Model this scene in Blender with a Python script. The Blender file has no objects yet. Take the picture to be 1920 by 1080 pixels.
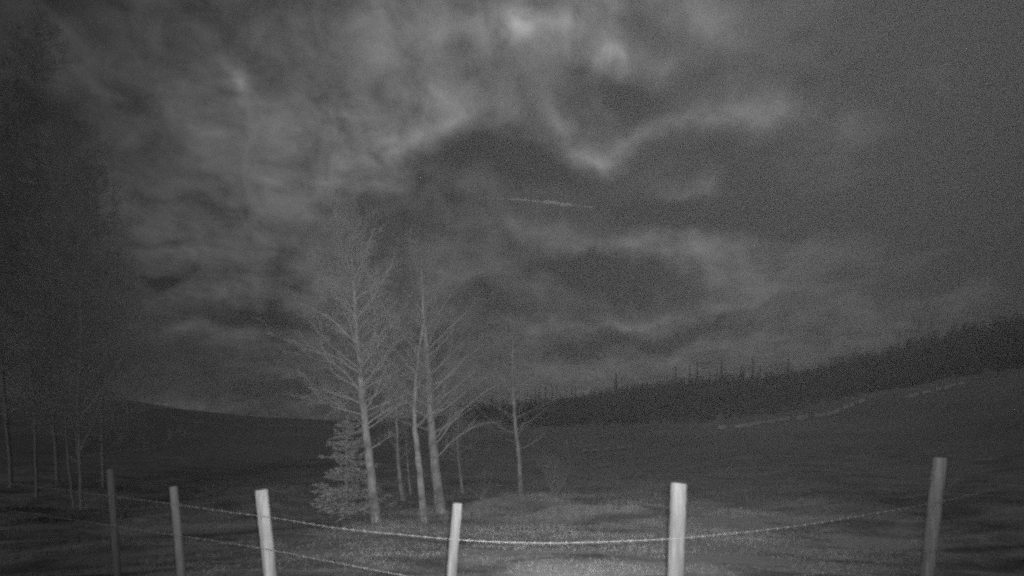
import bpy, math, random
import numpy as np
from mathutils import Vector, Matrix, noise as mnoise
S = bpy.context.scene
C = S.collection
R = random.Random(7)
PI = math.pi

# ------------------------------------------------------------------ camera
F = 960.0            # focal length in photograph pixels
HY = 790.0           # photograph row of the true horizon
CH = 2.1             # camera height
cam = bpy.data.cameras.new('camera'); camo = bpy.data.objects.new('camera', cam); C.objects.link(camo)
camo.location = (0, 0, CH); camo.rotation_euler = (math.radians(90), 0, 0)
cam.sensor_width = 36; cam.lens = 18; cam.shift_y = (HY - 540) / 1920
cam.clip_start = 0.05; cam.clip_end = 6000
S.camera = camo

# ------------------------------------------------------------------ world: a night sky full of cloud, seen by a monochrome camera
SUN_EL, SUN_ROT = 35.0, 200.0
W = bpy.data.worlds.new('World'); S.world = W; W.use_nodes = True
nt = W.node_tree; nt.nodes.clear()
def N(t, tree=None, **kw):
    n = (tree or nt).nodes.new(t)
    for k, v in kw.items(): setattr(n, k, v)
    return n
def L(a, b, tree=None): (tree or nt).links.new(a, b)
def M(op, a, b=None, c=None, clamp=False, tree=None):
    n = N('ShaderNodeMath', tree, operation=op); n.use_clamp = clamp
    for i, v in enumerate((a, b, c)):
        if v is None: continue
        if isinstance(v, (int, float)): n.inputs[i].default_value = v
        else: L(v, n.inputs[i], tree)
    return n.outputs[0]
tc = N('ShaderNodeTexCoord')
nrm = N('ShaderNodeVectorMath', operation='NORMALIZE'); L(tc.outputs['Generated'], nrm.inputs[0])
sep = N('ShaderNodeSeparateXYZ'); L(nrm.outputs[0], sep.inputs[0])
X, Y, Z = sep.outputs
# gnomonic sky chart (tangent of the angles towards the north), used to lay the cloud banks
yy = M('MAXIMUM', Y, 0.08)
u = M('DIVIDE', X, yy); v = M('DIVIDE', Z, yy)
uv = N('ShaderNodeCombineXYZ'); L(u, uv.inputs[0]); L(v, uv.inputs[1])
# wind-torn distortion
w1 = N('ShaderNodeTexNoise'); w1.inputs['Scale'].default_value = 5.0; w1.inputs['Detail'].default_value = 3
L(nrm.outputs[0], w1.inputs['Vector'])
ws = N('ShaderNodeVectorMath', operation='SUBTRACT'); L(w1.outputs['Color'], ws.inputs[0]); ws.inputs[1].default_value = (.5, .5, .5)
wm = N('ShaderNodeVectorMath', operation='MULTIPLY'); L(ws.outputs[0], wm.inputs[0]); wm.inputs[1].default_value = (.16, .12, 0)
wa = N('ShaderNodeVectorMath', operation='ADD'); L(uv.outputs[0], wa.inputs[0]); L(wm.outputs[0], wa.inputs[1])
w2 = N('ShaderNodeTexNoise'); w2.inputs['Scale'].default_value = 13.0; w2.inputs['Detail'].default_value = 4
L(nrm.outputs[0], w2.inputs['Vector'])
w2s = N('ShaderNodeVectorMath', operation='SUBTRACT'); L(w2.outputs['Color'], w2s.inputs[0]); w2s.inputs[1].default_value = (.5, .5, .5)
w2m = N('ShaderNodeVectorMath', operation='MULTIPLY'); L(w2s.outputs[0], w2m.inputs[0]); w2m.inputs[1].default_value = (.13, .085, 0)
wb = N('ShaderNodeVectorMath', operation='ADD'); L(wa.outputs[0], wb.inputs[0]); L(w2m.outputs[0], wb.inputs[1]); wa = wb
# cloud deck seen in perspective: direction / height
zz = M('ADD', M('MAXIMUM', Z, 0.0), 0.16)
deck = N('ShaderNodeCombineXYZ'); L(M('DIVIDE', X, zz), deck.inputs[0]); L(M('DIVIDE', Y, zz), deck.inputs[1])
def noise(vec, scale, detail, rough, dist=0.0, off=(0, 0, 0)):
    mp = N('ShaderNodeMapping'); mp.inputs['Location'].default_value = off; L(vec, mp.inputs[0])
    n = N('ShaderNodeTexNoise'); n.inputs['Scale'].default_value = scale; n.inputs['Detail'].default_value = detail
    n.inputs['Roughness'].default_value = rough; n.inputs['Distortion'].default_value = dist
    L(mp.outputs[0], n.inputs['Vector']); return n.outputs['Fac']
n_big = noise(deck.outputs[0], 1.1, 4, .55, .6, (3.1, 0, 0))
n_mid = noise(deck.outputs[0], 3.2, 5, .6, .8, (0, 7.7, 0))
n_fine = noise(nrm.outputs[0], 13.0, 6, .62, .6, (1, 2, 3))
n_band = noise(deck.outputs[0], 7.0, 5, .6, .5, (4, 1.7, 2))
# cloud banks: x, y (photograph pixels as sky bearings), half sizes, tilt, brightness
BANKS = [
 (740, 190, 700, 460, 0, .074), (1950, 240, 380, 480, 0, -.06), (1230, 700, 300, 18, -8, .016), (1380, 640, 260, 14, -10, .014), (1500, 585, 260, 16, -12, .016), (1150, 640, 200, 12, -4, -.014), (1560, 530, 240, 14, -14, -.012), (380, 260, 380, 330, 0, .022), (1500, 120, 140, 60, -20, .02), (1780, 330, 160, 40, -30, .012), (1600, 100, 260, 200, 0, -.012), (960, 900, 900, 200, 0, .01), (1060, 20, 130, 60, -20, .03), (1320, 40, 130, 90, 30, .018), (1500, 220, 120, 40, 0, .015), (1400, 470, 120, 26, -10, .02), (1560, 610, 200, 20, -14, .014), (820, 150, 120, 60, 20, .02), (680, 330, 70, 50, 0, .02), (560, 330, 260, 200, -10, .020), (800, 40, 420, 120, 0, .022), (1300, 60, 260, 200, 0, .006),
 (960, 52, 75, 40, 35, .085), (1010, 50, 110, 32, -22, .060), (1075, 18, 60, 34, -60, .045), (1120, 90, 60, 50, 60, .040),
 (1150, 105, 60, 26, 10, .05), (1250, 108, 60, 50, 20, .030), (1140, 40, 36, 90, 0, .030), (1300, 15, 90, 60, 20, .03),
 (870, 30, 150, 60, 10, .030), (740, 55, 150, 60, -12, .022), (450, 175, 75, 38, 45, .050), (700, 245, 80, 40, 60, .040),
 (760, 268, 120, 30, -18, .040), (860, 235, 150, 42, -14, .030), (810, 190, 160, 60, -10, .020), (640, 330, 150, 75, -25, .026),
 (620, 230, 130, 50, 0, .018), (1140, 285, 85, 34, 0, .060), (1085, 240, 90, 30, 50, .040), (1200, 250, 110, 30, -22, .034),
 (1330, 222, 240, 32, -4, .018), (1480, 228, 200, 30, 2, .024), (1600, 260, 150, 90, -30, .015), (1290, 350, 65, 42, 0, .036),
 (1780, 160, 140, 90, -30, .018), (1030, 450, 80, 34, 0, .024), (1170, 468, 150, 26, -4, .040), (1280, 478, 90, 30, 25, .040),
 (1390, 530, 80, 60, 50, .028), (1500, 490, 200, 34, -10, .014), (870, 520, 130, 30, 6, .020), (1130, 598, 330, 24, -4, .034),
 (1180, 595, 70, 20, 0, .020), (1480, 555, 320, 26, -14, .026), (1750, 470, 320, 40, -14, .018), (1650, 620, 330, 26, -16, .022),
 (1200, 672, 330, 28, -6, .032), (1060, 672, 120, 24, 10, .018), (1780, 560, 300, 24, -18, .014), (450, 545, 320, 30, -2, .032),
 (610, 548, 130, 22, -6, .016), (400, 615, 220, 26, 4, .016), (320, 752, 120, 14, 12, .022), (450, 768, 330, 22, 3, .024),
 (560, 670, 160, 50, 0, .010), (1000, 720, 560, 60, -6, .012), (230, 440, 160, 60, 0, .012), (330, 480, 160, 60, 0, .012),
 # darker rifts
 (960, 285, 210, 75, 4, -.034), (820, 310, 150, 60, -20, -.026), (1010, 330, 160, 60, 20, -.026), (1260, 390, 330, 120, 0, -.048),
 (1190, 165, 130, 70, 20, -.036), (1090, 130, 50, 60, 0, -.022), (1400, 130, 200, 80, 0, -.014), (720, 160, 60, 80, 10, -.026), (520, 145, 120, 90, 30, -.020),
 (590, 300, 60, 40, 0, -.022), (712, 240, 24, 30, 20, -.03), (1070, 22, 24, 30, 0, -.06), (1330, 290, 260, 60, 0, -.026), (1090, 515, 210, 44, 2, -.034),
 (1240, 625, 260, 34, -8, -.030), (1400, 590, 160, 24, -14, -.014), (480, 585, 220, 26, 4, -.024), (290, 522, 60, 13, -4, -.040), (400, 660, 260, 40, 2, -.016),
 (560, 720, 220, 40, 0, -.016), (760, 420, 220, 110, -30, -.022), (640, 400, 120, 60, 0, -.012), (900, 560, 120, 60, 20, -.020),
 (1700, 260, 260, 240, 0, -.020), (330, 270, 160, 120, 20, -.012), (60, 450, 340, 700, 0, -.030), (1500, 400, 220, 60, 0, -.016),
]
acc = None
for (px, py, sx, sy, rot, amp) in BANKS:
    mp = N('ShaderNodeMapping', vector_type='TEXTURE')
    mp.inputs['Location'].default_value = ((px - 960) / F, (HY - py) / F, 0)
    mp.inputs['Rotation'].default_value = (0, 0, -math.radians(rot))
    mp.inputs['Scale'].default_value = (sx * 1.5 / F, sy * 1.5 / F, 1)
    L(wa.outputs[0], mp.inputs[0])
    g = N('ShaderNodeTexGradient', gradient_type='QUADRATIC_SPHERE'); L(mp.outputs[0], g.inputs[0])
    acc = M('MULTIPLY_ADD', g.outputs['Fac'], amp * (1.0 if sx > 250 else 1.85), acc if acc is not None else 0.032)
# broken structure on top of the banks
mod = M('ADD', M('MULTIPLY', M('SUBTRACT', n_big, .5), .9), M('ADD', M('MULTIPLY', M('SUBTRACT', n_mid, .5), 1.0), M('ADD', M('MULTIPLY', M('SUBTRACT', n_fine, .5), 2.3), M('MULTIPLY', M('SUBTRACT', n_band, .5), 1.6))))
clouds = M('MULTIPLY', acc, M('ADD', M('MULTIPLY', mod, 1.0), 1.0))
clouds = M('MAXIMUM', clouds, .014)
sky = N('ShaderNodeTexSky', sky_type='NISHITA', sun_disc=False)
sky.sun_elevation = math.radians(SUN_EL); sky.sun_rotation = math.radians(SUN_ROT)
bw = N('ShaderNodeRGBToBW'); L(sky.outputs[0], bw.inputs[0])
bg1 = N('ShaderNodeBackground'); L(bw.outputs[0], bg1.inputs[0]); bg1.inputs[1].default_value = 0.001
cc = N('ShaderNodeCombineXYZ'); [L(clouds, cc.inputs[i]) for i in range(3)]
bg2 = N('ShaderNodeBackground'); L(cc.outputs[0], bg2.inputs[0]); bg2.inputs[1].default_value = 1.0
ad = N('ShaderNodeAddShader'); L(bg1.outputs[0], ad.inputs[0]); L(bg2.outputs[0], ad.inputs[1])
wo = N('ShaderNodeOutputWorld'); L(ad.outputs[0], wo.inputs[0])

# ------------------------------------------------------------------ moonlight through the cloud
sd = bpy.data.lights.new('moonlight', 'SUN'); sd.energy = 0.30; sd.angle = math.radians(25); sd.color = (1, 1, 1)
so = bpy.data.objects.new('moonlight', sd); C.objects.link(so)
el, rot = math.radians(SUN_EL), math.radians(SUN_ROT)
dirv = Vector((math.sin(rot) * math.cos(el), math.cos(rot) * math.cos(el), math.sin(el)))
so.rotation_euler = dirv.to_track_quat('Z', 'Y').to_euler()
# the surveillance camera's own infrared lamp, which lights posts and trees in the photograph
ld = bpy.data.lights.new('infrared_lamp', 'SPOT'); ld.energy = 2350; ld.spot_size = math.radians(100); ld.spot_blend = 1.0
ld.shadow_soft_size = 0.03
lo = bpy.data.objects.new('infrared_lamp', ld); C.objects.link(lo)
lo.location = (0.05, -0.02, CH + 0.06)
aim = Vector((0.01, 1, 0.19)); lo.rotation_euler = (-aim).to_track_quat('Z', 'Y').to_euler()

# ------------------------------------------------------------------ exposure and film
S.view_settings.view_transform = 'Standard'; S.view_settings.look = 'None'
S.view_settings.exposure = 0.0; S.view_settings.gamma = 1.0; S.view_settings.use_curve_mapping = False
S.render.engine = 'CYCLES'
S.cycles.use_denoising = False
S.cycles.use_adaptive_sampling = True; S.cycles.adaptive_threshold = .12; S.cycles.adaptive_min_samples = 12
S.cycles.pixel_filter_type = 'BLACKMAN_HARRIS'; S.cycles.filter_width = 2.6
S.cycles.max_bounces = 5; S.cycles.volume_bounces = 1; S.cycles.transparent_max_bounces = 8
S.cycles.sample_clamp_indirect = 1.0

# ------------------------------------------------------------------ materials (all grey: the place is seen in infrared)
def mat(name, lo_, hi, scale=8.0, rough=.85, stretch=(1, 1, 1), bump=0.0, detail=5, spec=.15, transl=0.0, second=None):
    m = bpy.data.materials.new(name); m.use_nodes = True; t = m.node_tree; b = t.nodes['Principled BSDF']
    co = N('ShaderNodeTexCoord', t); mp = N('ShaderNodeMapping', t); mp.inputs['Scale'].default_value = stretch
    L(co.outputs['Object'], mp.inputs[0], t)
    n = N('ShaderNodeTexNoise', t); n.inputs['Scale'].default_value = scale; n.inputs['Detail'].default_value = detail
    n.inputs['Roughness'].default_value = .65; L(mp.outputs[0], n.inputs['Vector'], t)
    r = N('ShaderNodeMapRange', t); r.inputs[1].default_value = .32; r.inputs[2].default_value = .68
    r.inputs[3].default_value = lo_; r.inputs[4].default_value = hi
    L(n.outputs['Fac'], r.inputs[0], t); val = r.outputs[0]
    if second:       # a broader patchiness of the material itself
        n2 = N('ShaderNodeTexNoise', t); n2.inputs['Scale'].default_value = second[0]; n2.inputs['Detail'].default_value = 3
        mp2 = N('ShaderNodeMapping', t); mp2.inputs['Scale'].default_value = second[3] if len(second) > 3 else (1, 1, 1)
        L(co.outputs['Object'], mp2.inputs[0], t); L(mp2.outputs[0], n2.inputs['Vector'], t)
        r2 = N('ShaderNodeMapRange', t); r2.inputs[1].default_value = .35; r2.inputs[2].default_value = .65
        r2.inputs[3].default_value = second[1]; r2.inputs[4].default_value = second[2]
        L(n2.outputs['Fac'], r2.inputs[0], t); val = M('MULTIPLY', val, r2.outputs[0], tree=t)
    k = N('ShaderNodeCombineColor', t); [L(val, k.inputs[i], t) for i in range(3)]
    L(k.outputs[0], b.inputs['Base Color'], t)
    b.inputs['Roughness'].default_value = rough; b.inputs['Specular IOR Level'].default_value = spec
    if bump:
        bp = N('ShaderNodeBump', t); bp.inputs['Strength'].default_value = bump; bp.inputs['Distance'].default_value = .02
        L(n.outputs['Fac'], bp.inputs['Height'], t); L(bp.outputs[0], b.inputs['Normal'], t)
    return m
def meadow(name, gain):
    """dead turf: pale trampled grass by the gate, duller turf round it, dark heath on the far slopes"""
    m = bpy.data.materials.new(name); m.use_nodes = True; t = m.node_tree; b = t.nodes['Principled BSDF']
    co = N('ShaderNodeTexCoord', t)
    def nz(scale, stretch, a, b_, detail=4, dist=0):
        mp = N('ShaderNodeMapping', t); mp.inputs['Scale'].default_value = stretch; L(co.outputs['Object'], mp.inputs[0], t)
        n = N('ShaderNodeTexNoise', t); n.inputs['Scale'].default_value = scale; n.inputs['Detail'].default_value = detail; n.inputs['Distortion'].default_value = dist
        L(mp.outputs[0], n.inputs['Vector'], t)
        q = N('ShaderNodeMapRange', t); q.inputs[1].default_value = .33; q.inputs[2].default_value = .67; q.inputs[3].default_value = a; q.inputs[4].default_value = b_
        L(n.outputs['Fac'], q.inputs[0], t); return q.outputs[0]
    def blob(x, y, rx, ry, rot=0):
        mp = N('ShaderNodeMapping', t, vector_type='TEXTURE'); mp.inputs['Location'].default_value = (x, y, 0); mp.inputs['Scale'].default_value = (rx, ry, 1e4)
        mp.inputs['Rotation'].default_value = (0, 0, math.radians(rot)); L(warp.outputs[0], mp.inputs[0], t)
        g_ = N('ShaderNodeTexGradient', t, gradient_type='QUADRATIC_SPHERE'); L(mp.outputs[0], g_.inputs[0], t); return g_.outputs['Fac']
    wn = N('ShaderNodeTexNoise', t); wn.inputs['Scale'].default_value = .6; L(co.outputs['Object'], wn.inputs['Vector'], t)
    sc = N('ShaderNodeVectorMath', t, operation='MULTIPLY_ADD'); L(wn.outputs['Color'], sc.inputs[0], t); sc.inputs[1].default_value = (3, 3, 0); sc.inputs[2].default_value = (-1.5, -1.5, 0)
    warp = N('ShaderNodeVectorMath', t, operation='ADD'); L(co.outputs['Object'], warp.inputs[0], t); L(sc.outputs[0], warp.inputs[1], t)
    fine = nz(7, (1, 1, 1), .8, 1.2); mid = nz(.7, (.6, 1.6, 1), .45, 1.55, 6, .8); far = nz(.05, (1, 1, 1), .7, 1.3)
    base = M('ADD', .27, M('MULTIPLY', blob(1.6, 8.0, 6.5, 6.5), .08, tree=t), tree=t)  # both pale blobs put the infrared lamp's light pool into the colour
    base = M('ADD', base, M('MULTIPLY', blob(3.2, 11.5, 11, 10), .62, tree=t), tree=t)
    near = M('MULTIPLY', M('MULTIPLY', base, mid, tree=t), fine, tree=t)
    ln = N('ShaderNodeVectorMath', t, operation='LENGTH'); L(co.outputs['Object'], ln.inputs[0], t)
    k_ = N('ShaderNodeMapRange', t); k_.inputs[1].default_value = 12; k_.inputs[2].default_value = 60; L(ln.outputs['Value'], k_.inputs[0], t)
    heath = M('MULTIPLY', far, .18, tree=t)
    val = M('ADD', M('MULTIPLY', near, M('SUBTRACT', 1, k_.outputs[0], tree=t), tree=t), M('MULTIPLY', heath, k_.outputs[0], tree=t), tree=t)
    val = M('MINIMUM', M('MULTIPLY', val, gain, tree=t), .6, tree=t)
    k = N('ShaderNodeCombineColor', t); [L(val, k.inputs[i], t) for i in range(3)]
    L(k.outputs[0], b.inputs['Base Color'], t); b.inputs['Roughness'].default_value = .9; b.inputs['Specular IOR Level'].default_value = .1
    bp = N('ShaderNodeBump', t); bp.inputs['Strength'].default_value = .4; bp.inputs['Distance'].default_value = .03; L(fine, bp.inputs['Height'], t); L(bp.outputs[0], b.inputs['Normal'], t)
    return m
MT = dict(
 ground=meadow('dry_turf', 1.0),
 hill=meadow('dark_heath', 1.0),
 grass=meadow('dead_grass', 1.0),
 post=mat('pale_wood', .23, .33, 5.0, stretch=(5, 5, .5), bump=.4, second=(7, .72, 1.12, (3, 3, .25))),
 oldpost=mat('dark_weathered_wood', .19, .25, 5.0, stretch=(5, 5, .6), bump=.3),
 midpost=mat('grey_weathered_wood', .34, .46, 5.0, stretch=(5, 5, .5), bump=.6, second=(7, .72, 1.12, (3, 3, .25))),
 leftpost=mat('brown_weathered_wood', .26, .34, 5.0, stretch=(5, 5, .6), bump=.3),
 palepost=mat('whitened_wood', .5, .66, 5.0, stretch=(5, 5, .5), bump=.6, second=(7, .72, 1.12, (3, 3, .25))),
 endgrain=mat('end_grain', .2, .3, 30.0),
 wire=mat('galvanised_wire', .28, .5, 30.0, rough=.5, spec=.5),
 bark=mat('pale_bark', .30, .62, 5.0, stretch=(2, 2, 1.6), bump=.7, second=(2.2, .55, 1.15)),
 bark2=mat('grey_bark', .28, .56, 5.0, stretch=(2, 2, 1.6), bump=.7, second=(2.2, .6, 1.15)),
 bark3=mat('ashen_bark', .32, .42, 4.0, bump=.2),
 twig=mat('twig_bark', .42, .52, 3.0),
 twig2=mat('dark_twig_bark', .36, .46, 3.0),
 twig3=mat('ashen_twig_bark', .42, .55, 3.0),
 shrub=mat('shrub_stems', .2, .3, 3.0),
 needle=mat('spruce_needles', .52, .68, 5.0),
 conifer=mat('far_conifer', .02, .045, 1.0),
 track=mat('pale_track', .34, .6, .25, second=(.06, .6, 1.2)),
 vapour=mat('vapour', .92, .98, 1.0),
)

# ------------------------------------------------------------------ helpers
class MB:
    """collects tubes and faces, built as one mesh"""
    def __init__(s): s.v = []; s.f = []
    def tube(s, pts, rad, k=6, cap=True, jag=0.0):
        pts = [Vector(p) for p in pts]; n = len(pts); base = len(s.v)
        ax = None
        for i, p in enumerate(pts):
            d = (pts[min(i + 1, n - 1)] - pts[max(i - 1, 0)]).normalized()
            if ax is None: ax = d.orthogonal().normalized()
            ax = (ax - d * ax.dot(d)).normalized(); bx = d.cross(ax)
            for j in range(k):
                a = 2 * PI * j / k; rr = rad[i] * (1 + (R.uniform(-jag, jag) if jag else 0))
                s.v.append(p + ax * (math.cos(a) * rr) + bx * (math.sin(a) * rr))
        for i in range(n - 1):
            for j in range(k):
                a = base + i * k + j; b = base + i * k + (j + 1) % k
                s.f.append((a, b, b + k, a + k))
        if cap and k > 2:
            s.f.append(tuple(base + j for j in range(k))[::-1]); s.f.append(tuple(base + (n - 1) * k + j for j in range(k)))
    def face(s, *vs):
        b = len(s.v); s.v.extend(Vector(x) for x in vs); s.f.append(tuple(range(b, b + len(vs))))
    def mesh(s, name, m, smooth=True):
        me = bpy.data.meshes.new(name); me.from_pydata([tuple(q) for q in s.v], [], s.f); me.materials.append(m)
        if smooth: me.polygons.foreach_set('use_smooth', [True] * len(me.polygons))
        me.update(); return me
def link(name, me, parent=None, loc=(0, 0, 0)):
    o = bpy.data.objects.new(name, me); C.objects.link(o); o.location = loc
    if parent: o.parent = parent
    return o
def tag(o, label=None, cat=None, group=None, kind=None):
    if label: o['label'] = label
    if cat: o['category'] = cat
    if group: o['group'] = group
    if kind: o['kind'] = kind
    return o
def at(px, py, d):       # bearing measured in the photograph + distance along the ground -> metres
    return Vector(((px - 960) / F * d, d, CH + (HY - py) / F * d))
def lerp(tab, x):
    return float(np.interp(x, [t[0] for t in tab], [t[1] for t in tab]))

# ------------------------------------------------------------------ terrain
SKYL = [(-900, 700), (-200, 735), (0, 742), (255, 752), (350, 768), (500, 783), (640, 788), (800, 782), (950, 768), (1050, 757), (1160, 746),
        (1257, 736), (1360, 722), (1467, 708), (1622, 686), (1660, 678), (1700, 664), (1754, 654), (1850, 632), (1920, 614), (2200, 520), (3200, 440)]
SX = np.array([t[0] for t in SKYL], float); SYv = np.array([t[1] for t in SKYL], float)
RC = 250.0
def ss(a, b, x): t = min(1, max(0, (x - a) / (b - a))); return t * t * (3 - 2 * t)
def crest(az):
    c = math.cos(az)
    if c > .3:
        px = 960 + F * math.tan(az); v = (HY - np.interp(px, SX, SYv)) / F
        z = CH + v * RC * c
    else:
        e = 960 + F * math.tan(math.copysign(math.acos(.3), az))
        z = CH + (HY - np.interp(e, SX, SYv)) / F * RC * .3
        z = z + (8 - z) * min(1, (abs(az) - math.acos(.3)) / .9)
    return z
def height(x, y):
    r = math.hypot(x, y); az = math.atan2(x, y)
    near = -.42 * ss(7, 13, r) - 0.25 * ss(14, 60, r)
    amp = ss(6, 16, r)
    near += amp * .28 * mnoise.noise(Vector((x * .2, y * .34, 0))) + .12 * amp * mnoise.noise(Vector((x * .55, y * .8, 7))) + .05 * mnoise.noise(Vector((x * .9, y * .9, 3))) * (1 if r > 1 else 0)
    near += 1.1 * ss(5, 34, x) * ss(8, 34, y) * (1 - ss(40, 90, r))     # the field climbs gently to the right
    if r < 36: return near
    zc = crest(az); t = (r - 36) / (RC - 36)
    base = -.7
    if t <= 1:
        z = base + (zc - base) * (t ** 1.12)
        z += math.sin(PI * t) * 1.6 * mnoise.noise(Vector((x * .02, y * .02, 5)))
        k = ss(36, 95, r); return near * (1 - k) + z * k
    return zc * (1 - .5 * ss(RC, RC * 1.8, r)) - 2 * ss(RC, RC * 2, r)
def sheet(name, r0, r1, nr, na, m, geo=True, kind='structure'):
    vs = []; fs = []
    rs = [r0 * (r1 / r0) ** (i / nr) for i in range(nr + 1)] if r0 > 0 else [0.3 * (r1 / .3) ** (i / nr) for i in range(nr + 1)]
    for r in rs:
        for j in range(na):
            a = 2 * PI * j / na; x, y = r * math.sin(a), r * math.cos(a); vs.append((x, y, height(x, y)))
    for i in range(nr):
        for j in range(na):
            a = i * na + j; b = i * na + (j + 1) % na; fs.append((a, a + na, b + na, b))
    if r0 == 0: fs.append(tuple(range(na)))
    me = bpy.data.meshes.new(name); me.from_pydata(vs, [], fs); me.materials.append(m)
    me.polygons.foreach_set('use_smooth', [True] * len(me.polygons)); me.update()
    return tag(link(name, me), kind=kind)
NA = 540
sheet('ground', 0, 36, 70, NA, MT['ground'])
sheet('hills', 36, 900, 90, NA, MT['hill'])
def on_ground(px, py):   # where the line of sight of a photograph bearing meets the terrain
    prev = None
    d = 6.0
    while d < 400:
        p = at(px, py, d); h = height(p.x, p.y)
        if p.z <= h: return Vector((p.x, p.y, h))
        d *= 1.01
    return None

# ------------------------------------------------------------------ grass of the meadow (nobody could count it)
g = MB()
def blade(x, y, h, lean, w):
    z = height(x, y) - .01; a = R.uniform(0, 2 * PI); dx, dy = math.cos(a), math.sin(a)
    b = R.uniform(0, 2 * PI); lx, ly = math.cos(b) * lean * h, math.sin(b) * lean * h
    n = len(g.v)
    g.v += [(x - dx * w, y - dy * w, z), (x + dx * w, y + dy * w, z), (x + lx * .4 + dx * w * .7, y + ly * .4 + dy * w * .7, z + h * .65),
            (x + lx * .4 - dx * w * .7, y + ly * .4 - dy * w * .7, z + h * .65), (x + lx, y + ly, z + h)]
    g.f += [(n, n + 1, n + 2, n + 3), (n + 3, n + 2, n + 4)]
cnt = 0
while cnt < 100000:
    y = 4.5 + 26 * R.random() ** .8; x = R.uniform(-1.15, 1.15) * (y + 1)
    dens = .5 + mnoise.noise(Vector((x * .45, y * .8, 9)))
    if R.random() > dens * (1 - ss(15, 30, math.hypot(x, y))): continue
    cx, cy = x, y
    tall = (.03 + .035 * max(0, dens)) * (1 + .11 * max(0, y - 8))
    for k in range(R.randint(5, 10)):
        blade(cx + R.gauss(0, .12), cy + R.gauss(0, .08), tall * R.uniform(.5, 1.5), R.uniform(.5, 1.8), .002 + y * .00018); cnt += 1
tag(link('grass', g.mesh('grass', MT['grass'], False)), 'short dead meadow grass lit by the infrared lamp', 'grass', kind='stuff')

# ------------------------------------------------------------------ pale strips of track on the right hillside
def strip(name, pts, wpx):
    vs, fs = [], []; prev = None
    P = []
    for i in range(len(pts) - 1):
        for k in range(14):
            t = k / 14; P.append((pts[i][0] * (1 - t) + pts[i + 1][0] * t, pts[i][1] * (1 - t) + pts[i + 1][1] * t))
    P.append(pts[-1])
    for i, (px, py) in enumerate(P):
        e = min(1, i / 3, (len(P) - 1 - i) / 3); ww = wpx * (.25 + .75 * e) * max(.12, 1 + .9 * mnoise.noise(Vector((i * .9, wpx, 1)))) / 2
        jj = 1.2 * mnoise.noise(Vector((i * .5, 3, wpx))); a = on_ground(px, py + ww + jj); b = on_ground(px, py - ww + jj)
        if a is None or b is None: continue
        q = len(vs); M_ = 3
        for k in range(M_ + 1):
            c = a.lerp(b, k / M_); c.z = height(c.x, c.y) + .10; vs.append(c)
        if q and mnoise.noise(Vector((i * .33, wpx, 8))) > -.08:
            for k in range(M_): fs.append((q - M_ - 1 + k, q - M_ + k, q + k + 1, q + k))
    me = bpy.data.meshes.new(name); me.from_pydata([tuple(p) for p in vs], [], fs); me.materials.append(MT['track']); me.update()
    return link(name, me)
for pts, w, lb in (([(1325, 806), (1400, 799), (1480, 787), (1540, 780), (1575, 773)], 6.5, 'longest pale strip of track across the dark right hillside'),
               ([(1570, 770), (1600, 760), (1624, 750)], 8, 'short pale strip of track stepping up from the end of the longest one'),
               ([(1690, 748), (1740, 736), (1812, 718)], 5, 'pale strip of track highest up the right hillside'),
               ([(1085, 849), (1130, 845), (1190, 839)], 3, 'faint low strip of track beyond the thin tree')):
    tag(strip('track', pts, w), lb, 'track', 'pale strips of track on the far hillside', 'structure')

# ------------------------------------------------------------------ the far trees of the ridge
def conifer_mesh(seed, m, slim=.14, bare=False, tiers=16):
    rr = random.Random(seed); b = MB(); t = MB()
    t.tube([(0, 0, -.6), (0, 0, .5), (.05, 0, .97)], [.022, .016, .004], 5)
    
    for i in range(tiers):
        z = .12 + .86 * i / tiers; rad = slim * (1 - (i / tiers)) ** .8 + .02
        n = 7
        for j in range(n):
            if bare and rr.random() < .45: continue
            a = 2 * PI * (j + rr.random()) / n; r2 = rad * rr.uniform(.5, 1.25); w = .35 + rr.random() * .3
            p0 = Vector((0, 0, z + .05)); p1 = Vector((math.cos(a - w) * r2 * .7, math.sin(a - w) * r2 * .7, z - .02 + rr.uniform(-.02, .01)))
            p2 = Vector((math.cos(a) * r2, math.sin(a) * r2, z - .03)); p3 = Vector((math.cos(a + w) * r2 * .7, math.sin(a + w) * r2 * .7, z - .01))
            b.face(p0, p1, p2, p3)
    return t.mesh('far_trunk', m), b.mesh('far_crown', m, False)
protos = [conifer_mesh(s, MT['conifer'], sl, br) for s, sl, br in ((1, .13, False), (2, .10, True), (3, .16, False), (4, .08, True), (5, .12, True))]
gaps = []
px = 985.0; ridge = []
while px < 1905:
    dens = 1.0 if px < 1560 else .8
    ridge.append(px); px += R.uniform(4, 17) / dens
for px in ridge:
    d = RC * math.cos(math.atan((px - 960) / F)) * R.uniform(.97, 1.0)
    p = at(px, 0, d); z = height(p.x, p.y)
    big = px < 1480
    hpx = R.choice((16, 20, 26, 34, 40)) if big else R.uniform(8, 20)
    if R.random() < .12 and big: hpx = 52
    h = hpx / F * d
    tm, cm = R.choice(protos)
    slimk = R.uniform(.55, .9) if big else 1.2
    o = bpy.data.objects.new('conifer_tree', None); C.objects.link(o); o.location = (p.x, p.y, z - .3); o.rotation_euler.z = R.uniform(0, 6)
    o.scale = (h * slimk, h * slimk, h)
    if big and hpx >= 34: tag(o, 'tall thin snag rising well above its neighbours on the far ridge', 'tree', 'tall snags along the far ridge')
    elif big: tag(o, 'small dark conifer silhouetted against the sky on the low part of the ridge', 'tree', 'conifers along the low part of the far ridge')
    else: tag(o, 'squat dark conifer on the high right end of the far ridge', 'tree', 'conifers along the high end of the far ridge')
    link('trunk', tm, o); link('crown', cm, o)
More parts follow.
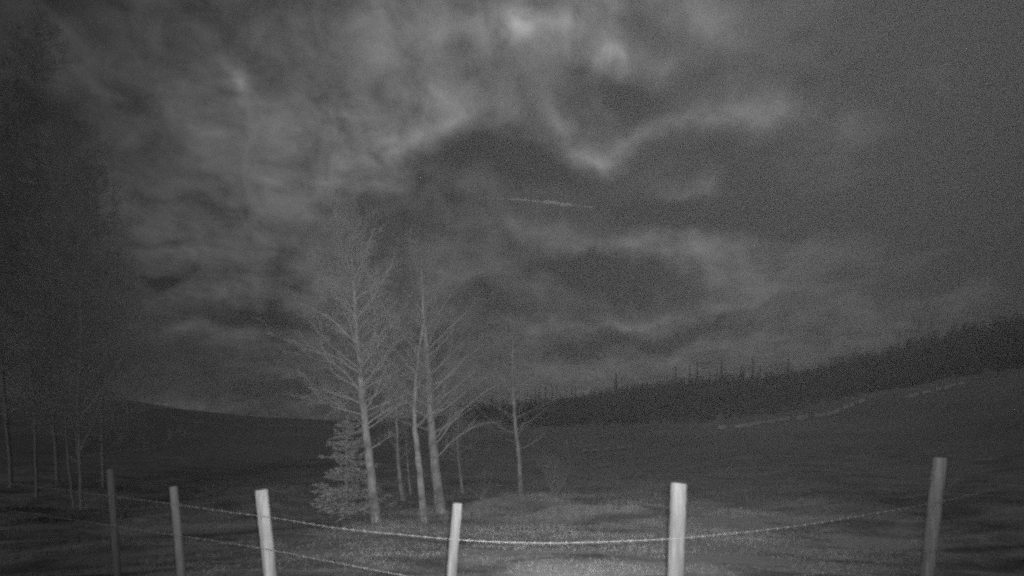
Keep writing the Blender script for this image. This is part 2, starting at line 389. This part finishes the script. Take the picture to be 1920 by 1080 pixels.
# forest covering the slope under the ridge: one dark mass
fo = MB(); k = 0
fm = conifer_mesh(11, MT['conifer'], .22, False, 7)[1]
fv = np.array([tuple(q.co) for q in fm.vertices]); ff = [tuple(p.vertices) for p in fm.polygons]
allv = []; allf = []; nb = 0
fi = list(range(0, len(ff), 3))
for _ in range(9000):
    px = R.uniform(860, 2150); d0 = RC * math.cos(math.atan((px - 960) / F)); d = d0 * R.uniform(.3, .99)
    x = (px - 960) / F * d; z = height(x, d); py = HY - (z - CH) / d * F
    tr = lerp([(860, 788), (1000, 800), (1325, 792), (1480, 772), (1620, 740), (1812, 706), (1920, 690), (2150, 650)], px)
    if py > tr: continue
    h = R.choice((1.8, 2.4, 3.0, 3.6, 4.6)) * (.6 + .4 * d / d0) * (1.25 + mnoise.noise(Vector((x * .03, d * .03, 1)))); a = R.uniform(0, 6.28); c, s_ = math.cos(a) * h, math.sin(a) * h
    if d > .84 * d0 and px < 1560: h *= .5
    vv = np.stack([fv[:, 0] * c - fv[:, 1] * s_ + x, fv[:, 0] * s_ + fv[:, 1] * c + d, fv[:, 2] * h + z - .2], 1)
    allv.append(vv); sub = ff
    allf.extend([tuple(q + nb for q in f_) for f_ in sub]); nb += len(fv)
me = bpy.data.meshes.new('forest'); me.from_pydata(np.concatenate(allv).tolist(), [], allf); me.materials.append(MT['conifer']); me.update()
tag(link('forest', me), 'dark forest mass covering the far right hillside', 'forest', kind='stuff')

# ------------------------------------------------------------------ bare trees
def grow(b, p, d, length, r, depth, k=4, up=.35, wob=.12, nsub=6, seg=5):
    pts = [p.copy()]; rad = [r]; q = p.copy(); dd = d.normalized(); st = length / seg
    for i in range(seg):
        dd = (dd + Vector((R.gauss(0, wob), R.gauss(0, wob), R.gauss(0, wob * .6) + up / seg))).normalized()
        q = q + dd * st; pts.append(q.copy()); rad.append(max(.0018, r * (1 - (i + 1) / (seg + .6))))
    b.tube(pts, rad, k if depth > 0 else 3, cap=False)
    if depth > 0:
        for i in range(nsub):
            t = R.uniform(.18, 1.0) * seg; j = min(seg - 1, int(t)); fr = t - j
            s0 = pts[j].lerp(pts[j + 1], fr); dl = (pts[j + 1] - pts[j]).normalized()
            sd_ = Vector((R.gauss(0, 1), R.gauss(0, 1), R.gauss(.25, .7))); sd_ = (sd_ - dl * sd_.dot(dl)).normalized()
            nd = (dl * .75 + sd_ * R.uniform(.45, .9)).normalized()
            grow(b, s0, nd, length * R.uniform(.28, .6) * (1.15 - t / seg * .6), max(.0018, rad[j] * .4), depth - 1, 3, up * .7, wob, max(3, nsub - 2), 4)
def bare_tree(name, path, d, wpx, label, cat, branches, m_t, m_w, first=.2, blen=1.0, depth=2, up=.5, nsub=7, group=None, twin=None, extra=()):
    """path: bearings of the trunk from foot to tip; wpx: thickness at the foot"""
    foot = at(path[0][0], path[0][1], d); gz = height(foot.x, foot.y)
    P = [at(x, y, d + (i * .03)) for i, (x, y) in enumerate(path)]
    P[0].z = min(P[0].z, gz + .0); P.insert(0, Vector((P[0].x, P[0].y, gz - .3)))
    # smooth resample
    Q = []
    for i in range(len(P) - 1):
        a = P[max(i - 1, 0)]; b_ = P[i]; c = P[i + 1]; e = P[min(i + 2, len(P) - 1)]
        for k in range(5):
            t = k / 5
            Q.append(.5 * ((2 * b_) + (c - a) * t + (2 * a - 5 * b_ + 4 * c - e) * t * t + (-a + 3 * b_ - 3 * c + e) * t ** 3))
    Q.append(P[-1]); n = len(Q)
    H = Q[-1].z - gz; w0 = wpx / F * d / 2
    rad = []
    for i, q in enumerate(Q):
        t = max(0, (q.z - gz) / H); rad.append(w0 * max(.05, (1 - t) ** .85) * (1 + .16 * math.exp(-max(0, q.z - gz) * 5)))
        q.x += R.gauss(0, .006); q.y += R.gauss(0, .01)
    root = bpy.data.objects.new(name, None); C.objects.link(root); root.location = (foot.x, foot.y, gz)
    tag(root, label, cat, group)
    off = Vector(root.location)
    t = MB(); t.tube([q - off for q in Q], rad, 12, jag=.02)
    if twin:
        t.tube([(q - off) + Vector((twin * (1 - i / n), -.02, 0)) for i, q in enumerate(Q[: int(n * .45)])], [rr * .62 for rr in rad[: int(n * .45)]], 8, jag=.02)
    link('trunk', t.mesh('trunk', m_t), root)
    c = MB()
    def spot(z):
        for i in range(n - 1):
            if Q[i + 1].z >= z: return Q[i].lerp(Q[i + 1], (z - Q[i].z) / max(1e-4, Q[i + 1].z - Q[i].z)) - off, rad[i]
        return Q[-1] - off, rad[-1]
    for i in range(branches):
        tt = first + (1 - first) * (i + R.random() * .8) / branches
        tt = min(.985, tt); s0, rr = spot(gz + H * tt)
        a = i * 2.4 + R.uniform(-.5, .5); ln = blen * H * (.09 + .27 * (1 - tt) ** .8) * R.uniform(.6, 1.2)
        rise = .12 + .95 * tt
        grow(c, s0, Vector((math.cos(a), math.sin(a), rise)), ln, max(.004, rr * .2), depth, 4, up, .19, nsub)
    # named limbs that the photograph shows
    for (bx, by, ex, ey, th, arch) in extra:
        s0, rr = spot(at(bx, by, d).z); e = at(ex, ey, d) - off; dv = e - s0
        pts = []; rds = []
        for k in range(9):
            f = k / 8; p = s0 + dv * f + Vector((0, .25 * math.sin(f * 3) * dv.length * .3, arch * dv.length * math.sin(PI * f))); p += Vector((R.gauss(0, .012), R.gauss(0, .02), R.gauss(0, .012))) * (k > 0)
            pts.append(p); rds.append(max(.004, th * .62 / F * d / 2 * (1 - f * .8)))
        c.tube(pts, rds, 6, cap=False)
        for k in range(16):
            f = R.uniform(.15, 1) * 8; j = min(7, int(f)); q = pts[j].lerp(pts[j + 1], f - j); dl = (pts[j + 1] - pts[j]).normalized()
            grow(c, q, (dl * .8 + Vector((R.gauss(0, .5), R.gauss(0, .5), R.gauss(.15, .45)))).normalized(), dv.length * R.uniform(.18, .42), max(.003, rds[j] * .5), 1, 3, .3, .12, 6, 4)
    link('crown', c.mesh('crown', m_w, False), root)
    return root
bare_tree('bare_tree', [(706, 976), (697, 900), (689, 830), (681, 760), (676, 700), (670, 640), (666, 580), (662, 520), (658, 470), (650, 415)], 13.0, 19,
          'tallest and brightest bare tree, left of the trunk pair, with arching limbs', 'tree', 62, MT['bark'], MT['twig'], first=.30, blen=1.0, nsub=12, group='bare trees beyond the fence',
          extra=[(680, 740, 540, 640, 5, .14), (676, 700, 556, 655, 5, .10), (670, 645, 560, 570, 6, .10), (668, 600, 600, 480, 5, .02), (668, 600, 740, 480, 6, -.03), (664, 560, 735, 500, 5, .0),
                 (690, 800, 770, 755, 5, .10), (681, 760, 570, 745, 4, .16), (676, 690, 745, 590, 4, -.02), (692, 845, 740, 815, 4, .05), (662, 520, 700, 430, 5, -.03), (662, 520, 625, 420, 4, -.02), (683, 775, 722, 690, 4, -.02)])
bare_tree('bare_tree', [(797, 978), (790, 910), (783, 840), (777, 790), (778, 735), (782, 690), (788, 645), (797, 590), (806, 545)], 13.4, 13,
          'slender bare tree with a forked foot, close left of the dim thick trunk', 'tree', 22, MT['bark'], MT['twig2'], first=.40, blen=.6, group='bare trees beyond the fence', twin=-.06,
          extra=[(779, 800, 850, 750, 3, .05), (782, 700, 720, 640, 3, .04)])
bare_tree('bare_tree', [(827, 962), (820, 905), (813, 841), (807, 777), (804, 715), (799, 650), (794, 585), (791, 515), (789, 455)], 14.6, 21,
          'dimmer thick bare tree, second tallest, right of the slender forked one', 'tree', 52, MT['bark2'], MT['twig2'], first=.28, blen=.95, group='bare trees beyond the fence',
          extra=[(811, 830, 880, 760, 5, .10), (816, 862, 940, 790, 5, .14), (811, 840, 935, 720, 5, .10), (800, 660, 900, 560, 4, .04), (805, 740, 920, 640, 4, .08), (797, 620, 850, 545, 4, .0), (803, 705, 870, 640, 3, .02), (807, 770, 900, 690, 4, .05), (803, 700, 740, 600, 3, .0)])
bare_tree('bare_tree', [(977, 915), (973, 860), (967, 805), (963, 750), (961, 690), (963, 600)], 18.0, 10,
          'thin lone bare tree in the middle, right of the trunk pair', 'tree', 36, MT['bark2'], MT['twig2'], first=.26, blen=1.1, nsub=6, group='bare trees beyond the fence')
bare_tree('bare_tree', [(867, 926), (863, 890), (860, 862), (858, 820), (860, 770)], 17.0, 6,
          'small twiggy sapling right behind the short bright post', 'tree', 34, MT['bark2'], MT['twig2'], first=.34, blen=1.5, nsub=6, up=.1, group='bare trees beyond the fence')
bare_tree('bare_tree', [(757, 948), (750, 900), (746, 850), (744, 790), (742, 720)], 16.5, 10,
          'faint short tree between the brightest trunk and the slender forked one', 'tree', 26, MT['bark2'], MT['twig2'], first=.35, blen=1.1, nsub=5, group='bare trees beyond the fence')
bare_tree('bare_tree', [(772, 944), (767, 900), (763, 850), (762, 800)], 17.5, 5,
          'faintest thin stem touching the left of the slender forked tree', 'tree', 14, MT['bark2'], MT['twig2'], first=.4, blen=1.1, nsub=5, group='bare trees beyond the fence')
# the big dim trees at the left edge
bare_tree('bare_tree', [(152, 960), (150, 880), (147, 800), (147, 720), (152, 640), (150, 540), (140, 400), (120, 270)], 15.0, 6,
          'large spreading bare tree dimly lit near the left edge, nearest the end post', 'tree', 90, MT['bark3'], MT['twig3'], first=.14, blen=.9, nsub=16, group='dim trees at the left edge',
          extra=[(150, 900, 120, 760, 5, 0), (148, 850, 200, 700, 4, .02), (148, 790, 235, 650, 4, .03)])
bare_tree('bare_tree', [(140, 950), (128, 860), (122, 780), (112, 680), (100, 560), (85, 420)], 15.6, 4,
          'thinner dim tree crossing close behind the large left one', 'tree', 70, MT['bark3'], MT['twig3'], first=.2, blen=1.0, nsub=11, group='dim trees at the left edge')
bare_tree('bare_tree', [(70, 960), (68, 860), (62, 740), (50, 600), (40, 420), (20, 200)], 17.0, 5,
          'outermost dim bare tree on the left frame edge', 'tree', 90, MT['bark3'], MT['twig3'], first=.2, blen=1.0, nsub=16, group='dim trees at the left edge')

for fx, tx, top, d_, lb in ((195, 178, 330, 19.0, 'slim twiggy tree at the inner edge of the dark left trees'), (108, 60, 60, 19.5, 'tallest of the dark left trees, reaching nearly to the top of the frame'), (20, -30, 120, 18.5, 'dense dark tree half cut off by the left frame edge')):
    bare_tree('bare_tree', [(fx, 945), (fx - 2, 860), (fx * .7 + tx * .3, 700), (fx * .4 + tx * .6, 500), (tx, top)], d_, 6, lb, 'tree', 90, MT['bark3'], MT['twig3'], first=.12, blen=.75, nsub=15, group='dim trees at the left edge')

# ------------------------------------------------------------------ young spruce left of the brightest trunk
def young_spruce(px, pfoot, ptop, d, wpx, label):
    f = at(px, pfoot, d); gz = height(f.x, f.y); H = (pfoot - ptop) / F * d
    root = bpy.data.objects.new('young_spruce', None); C.objects.link(root); root.location = (f.x, f.y, gz); tag(root, label, 'tree')
    t = MB(); t.tube([(0, 0, -.1), (0, 0, H * .5), (.02, 0, H)], [.05, .03, .006], 8); link('trunk', t.mesh('trunk', MT['bark2']), root)
    c = MB(); n = 150
    for i in range(n):
        t_ = .05 + .93 * i / n; a = i * 2.4 + R.uniform(-.3, .3)
        ln = wpx / F * d / 2 * ((1 - t_) ** .55 * .9 + .05) * R.choice((.4, .7, .85, 1.0, 1.0, 1.15)) * (1 + .45 * mnoise.noise(Vector((a % 6.28, t_ * 7, 2))))
        t_ += R.uniform(-.03, .02)
        if .42 < t_ < .60 and math.cos(a) < .1: ln *= .5       # ragged gaps
        if t_ < .04: continue
        s0 = Vector((0, 0, H * t_)); rz = R.uniform(-.15, .55); pts = [s0 + Vector((math.cos(a) * ln * f_, math.sin(a) * ln * f_, -.12 * ln * math.sin(f_ * 2.2) + rz * ln * f_ * f_)) for f_ in (0, .3, .6, .85, 1)]
        c.tube(pts, [.010, .008, .006, .004, .002], 3, cap=False)
        for k in range(60):          # side sprays of needles
            f_ = R.uniform(.1, 1) * 4; j = min(3, int(f_)); q = pts[j].lerp(pts[j + 1], f_ - j)
            sa = a + R.choice((-1, 1)) * R.uniform(.5, 1.1); sl = ln * .30 * R.uniform(.5, 1.1)
            e = q + Vector((math.cos(sa) * sl, math.sin(sa) * sl, R.uniform(-.35, .25) * sl)); m_ = q.lerp(e, .5)
            side = Vector((-math.sin(sa), math.cos(sa), R.uniform(-.6, .6))).normalized() * .026
            c.face(q, m_ - side, e, m_ + side)
    link('crown', c.mesh('crown', MT['needle'], False), root)
young_spruce(650, 985, 790, 13.4, 136, 'young bushy spruce standing left of the brightest trunk')

# ------------------------------------------------------------------ shrubs
def shrub(px, py, d, hpx, wpx, label, n=26):
    f = at(px, py, d); gz = height(f.x, f.y); H = hpx / F * d; Wd = wpx / F * d / 2
    root = bpy.data.objects.new('shrub', None); C.objects.link(root); root.location = (f.x, f.y, gz - .03); tag(root, label, 'shrub', 'bare shrubs in the meadow')
    s = MB(); t = MB()
    for i in range(n):
        a = i * 2.4; sp = R.uniform(.2, 1)
        b = t if i < 5 else s
        grow(b, Vector((R.gauss(0, .04), R.gauss(0, .04), 0)), Vector((math.cos(a) * sp * Wd, math.sin(a) * sp * Wd, H * R.uniform(.6, 1))), H * R.uniform(.6, 1.05), .012 if b is t else .007, 0 if b is t else 1, 4, .2, .12, 7, 5)
    link('stem', t.mesh('stem', MT['bark2'], False), root); link('crown', s.mesh('crown', MT['shrub'], False), root)
shrub(1042, 950, 15.5, 95, 90, 'Y-shaped pale shrub right of the thin lone tree', 30)
shrub(905, 945, 15.8, 70, 80, 'low wispy shrub between the short bright post and the lone tree', 20)
shrub(735, 985, 13.2, 60, 60, 'low tangle of stems between the two brightest trunks', 20)
shrub(1160, 955, 14.0, 35, 90, 'lowest pale shrub, on the rise right of centre', 20)
shrub(1770, 900, 17.0, 90, 130, 'dim shrub behind the rightmost post', 26)
shrub(230, 960, 13.0, 70, 100, 'dim shrub beside the farthest left post', 24)

# ------------------------------------------------------------------ dead weeds and fallen twigs round the trunks
wd = MB()
for i in range(1500):
    px = R.gauss(820, 190) if i % 3 else R.uniform(200, 1900); d = R.uniform(10.5, 19); x = (px - 960) / F * d
    if mnoise.noise(Vector((x * .5, d * .5, 2))) < -.05 and i % 3: continue
    z = height(x, d); h = R.uniform(.08, .38); a = R.uniform(0, 6.28); l = R.uniform(.05, .6) * h
    p0 = Vector((x, d, z - .02)); p2 = Vector((x + math.cos(a) * l, d + math.sin(a) * l, z + h)); p1 = p0.lerp(p2, .5) + Vector((0, 0, .04))
    wd.tube([p0, p1, p2], [.005, .004, .002], 3, cap=False)
    for k in range(R.randint(0, 3)):
        q = p0.lerp(p2, R.uniform(.4, .9)); e = q + Vector((R.gauss(0, .06), R.gauss(0, .06), R.uniform(.02, .1))); wd.tube([q, e], [.003, .0015], 3, cap=False)
tag(link('weeds', wd.mesh('weeds', MT['shrub'], False)), 'dead weed stalks and litter under the bare trees', 'weeds', kind='stuff')

# ------------------------------------------------------------------ barbed wire fence
fence = bpy.data.objects.new('wire_fence', None); C.objects.link(fence)
tag(fence, 'barbed wire fence on round wooden posts crossing the foreground', 'fence')
POSTS = [  # top, a point lower down its axis, distance, thickness px, material, label
 ((206, 880), (213, 975), 7.1, 12, 'oldpost', 'dim thin leftmost post near the dark trees'),
 ((325, 912), (340, 1080), 6.6, 14, 'leftpost', 'grey weathered post'),
 ((490, 918), (507, 1080), 6.0, 23, 'palepost', 'pale thick post left of the trees'),
 ((858, 943), (846, 1080), 4.75, 19, 'post', 'shortest pale post with a rounded top'),
 ((1273, 905), (1267, 1080), 4.8, 31, 'post', 'thickest and brightest post'),
 ((1763, 858), (1738, 1080), 6.8, 22, 'midpost', 'leaning grey post at the right'),
]
for (tp, lw, d, w, mk, lb) in POSTS:
    T = at(*tp, d); Lw = at(*lw, d); ax = (Lw - T).normalized(); ln = (T.z - height(T.x, T.y) + .35) / -ax.z
    B = T + ax * ln; r = w / F * d / 2
    n = 26; pts = []; rad = []
    b = MB()
    for i in range(n + 1):
        f = i / n; p = B.lerp(T, f); pts.append(p + Vector((R.gauss(0, .0012), R.gauss(0, .0012), 0))); rad.append(r * (1.04 - .06 * f) * (1 + .012 * math.sin(i * 1.7 + d)))
    bev = min(.012, r * .2)
    pts[-1] = T - (T - B).normalized() * bev
    k = 24
    b.tube(pts, rad, k, cap=False, jag=.006)
    base = len(b.v) - k; up = (T - B).normalized()
    c1 = [v_ + (T - v_).normalized() * bev * .9 + up * bev * .9 for v_ in b.v[base:]]
    q = len(b.v); b.v += c1
    for j in range(k): b.f.append((base + j, base + (j + 1) % k, q + (j + 1) % k, q + j))
    loc = Vector((B.x, B.y, B.z)); me = MB(); me.v = [v_ - loc for v_ in b.v]; me.f = b.f
    o = link('post', me.mesh('post', MT[mk]), fence, loc); o['label'] = lb
    # sawn top
    capm = MB(); capm.v = [v_ - loc for v_ in c1] + [T + up * .006 - loc]; capm.f = [(j, (j + 1) % k, k) for j in range(k)]
    link('sawn_end', capm.mesh('sawn_end', MT['endgrain'], False), o)
PD = [(-60, 8.2), (72, 7.6), (206, 7.1), (325, 6.6), (490, 6.0), (858, 4.75), (1273, 4.8), (1763, 6.8), (2000, 8.6)]
def pdep(px):            # straight in plan between posts: interpolate 1/d
    return 1 / float(np.interp(px, [p[0] for p in PD], [1 / p[1] for p in PD]))
UP = [(-60, 900), (72, 913), (206, 930), (325, 945), (430, 960), (520, 972), (640, 991), (760, 1003), (858, 1012), (960, 1017), (1060, 1018), (1180, 1014), (1290, 1008), (1480, 988), (1620, 966), (1750, 943), (1830, 926), (1910, 905), (2000, 880)]
LOW = [(-60, 945), (72, 965), (206, 985), (325, 1003), (490, 1028), (620, 1053), (764, 1080), (858, 1092), (1060, 1102), (1273, 1094), (1497, 1080), (1620, 1060), (1719, 1040), (1763, 1030), (1910, 985), (2000, 955)]
def cubic(tab, x):
    xs = [t[0] for t in tab]; i = max(0, min(len(xs) - 2, int(np.searchsorted(xs, x)) - 1))
    p = [tab[max(i - 1, 0)], tab[i], tab[i + 1], tab[min(i + 2, len(tab) - 1)]]; t = (x - xs[i]) / (xs[i + 1] - xs[i])
    h = xs[i + 1] - xs[i]
    m1 = (p[2][1] - p[0][1]) / max(1, p[2][0] - p[0][0]) * h; m2 = (p[3][1] - p[1][1]) / max(1, p[3][0] - p[1][0]) * h
    return (2 * t ** 3 - 3 * t * t + 1) * p[1][1] + (t ** 3 - 2 * t * t + t) * m1 + (-2 * t ** 3 + 3 * t * t) * p[2][1] + (t ** 3 - t * t) * m2
def wire(tab, label, rr=.0022):
    pts = [at(px, cubic(tab, px), pdep(px) - .085) for px in np.arange(-60, 2000, 6.0)]
    # resample at 2 cm
    Q = [pts[0]]; acc_ = 0
    for a, b_ in zip(pts, pts[1:]):
        ln = (b_ - a).length; n = max(1, int(ln / .02))
        for i in range(1, n + 1): Q.append(a.lerp(b_, i / n))
    b = MB()
    for ph in (0, PI):
        b.tube([q + Vector((0, math.cos(i * .75 + ph) * .0032, math.sin(i * .75 + ph) * .0032)) for i, q in enumerate(Q)], [rr] * len(Q), 4, cap=False)
    link('wire', b.mesh('wire', MT['wire']), fence)['label'] = label
    o = C.objects[-1]
    s = 0.0; nxt = .07; bm = MB()
    for a, b_ in zip(Q, Q[1:]):
        s += (b_ - a).length
        if s >= nxt:
            nxt += .15; d = (b_ - a).normalized()
            a0 = R.uniform(0, PI)
            # two wraps and four points
            bm.tube([b_ + d * (.012 * i / 10 - .006) + Vector((0, math.cos(i * 1.2), math.sin(i * 1.2))) * .0072 for i in range(11)], [.0026] * 11, 4)
            for k in range(2):
                v_ = Vector((R.uniform(-.4, .4), math.cos(a0 + k * 1.5), math.sin(a0 + k * 1.5))).normalized()
                c0 = b_ + d * (k * .006 - .003)
                bm.tube([c0 - v_ * .017, c0, c0 + v_ * .017], [.001, .0024, .001], 4)
    ob = link('barbs', bm.mesh('barbs', MT['wire'], False), bpy.data.objects[wname(label)]); ob['kind'] = 'stuff'
def wname(label):
    return [o.name for o in fence.children if o.get('label') == label][0]
wire(UP, 'upper strand of barbed wire'); wire(LOW, 'lower strand of barbed wire')
for (tp, lw, d, w, mk, lb), po in zip(POSTS, [o for o in fence.children if o.name.startswith('post')]):
    r_ = w / F * d / 2
    for tab in (UP, LOW):
        wy = cubic(tab, tp[0]); fr = (wy - tp[1]) / (lw[1] - tp[1]); cx = tp[0] + (lw[0] - tp[0]) * fr; c = at(cx, wy, d); c.y = d - r_ - .001
        st = MB(); st.tube([c + Vector((-.004, .012, .014)), c + Vector((-.003, -.012, .012)), c + Vector((.003, -.013, -.012)), c + Vector((.004, .012, -.014))], [.0022] * 4, 5)
        st.v = [v_ - po.location for v_ in st.v]
        link('staple', st.mesh('staple', MT['wire']), po)

# ------------------------------------------------------------------ ragged vapour trail under the clouds
tr = MB(); d = 1500.0
for i in range(230):
    f = R.random() ** .9
    if mnoise.noise(Vector((f * 30, 0, 4))) < -.12 and not .55 < f < .76: continue
    px = 895 + 222 * f; py = lerp([(895, 371), (960, 374), (1040, 381), (1060, 385), (1115, 389)], px)
    th = lerp([(0, .9), (.3, 1.5), (.5, 1.8), (.62, 2.6), (.75, 2.0), (.82, .9), (1, .9)], f)
    c = at(px + R.gauss(0, 1), py + R.gauss(0, th * .6), d); r = th / F * d * R.uniform(.45, 1.3)
    st = R.uniform(1.2, 3.5); rows = 5; cols = 7; b0 = len(tr.v)
    for a in range(rows + 1):
        for bq in range(cols):
            th_, ph = PI * a / rows, 2 * PI * bq / cols; q = R.uniform(.75, 1.2)
            tr.v.append(c + Vector((math.sin(th_) * math.cos(ph) * r * st * q, math.sin(th_) * math.sin(ph) * r * q, math.cos(th_) * r * q)))
    for a in range(rows):
        for bq in range(cols):
            x0 = b0 + a * cols + bq; x1 = b0 + a * cols + (bq + 1) % cols; tr.f.append((x0, x0 + cols, x1 + cols, x1))
tag(link('vapour_trail', tr.mesh('vapour_trail', MT['vapour'])), 'thin ragged bright vapour trail high in the middle of the sky', 'vapour trail', kind='stuff')

# ------------------------------------------------------------------ night mist
hz = MB(); x0, x1, y0, y1, z0, z1 = -920, 920, -920, 920, -6, 75
for x in (x0, x1):
    for y in (y0, y1):
        for z in (z0, z1): hz.v.append(Vector((x, y, z)))
hz.f = [(0, 1, 3, 2), (4, 6, 7, 5), (0, 4, 5, 1), (2, 3, 7, 6), (0, 2, 6, 4), (1, 5, 7, 3)]
hm = bpy.data.materials.new('mist'); hm.use_nodes = True; t = hm.node_tree; t.nodes.clear()
pv = N('ShaderNodeVolumePrincipled', t); pv.inputs['Color'].default_value = (.95, .95, .95, 1); pv.inputs['Density'].default_value = .0006; pv.inputs['Anisotropy'].default_value = 0.2
oo = N('ShaderNodeOutputMaterial', t); L(pv.outputs[0], oo.inputs['Volume'], t)
tag(link('haze', hz.mesh('haze', hm, False)), 'thin even night mist over meadow and hills', 'haze', kind='stuff')
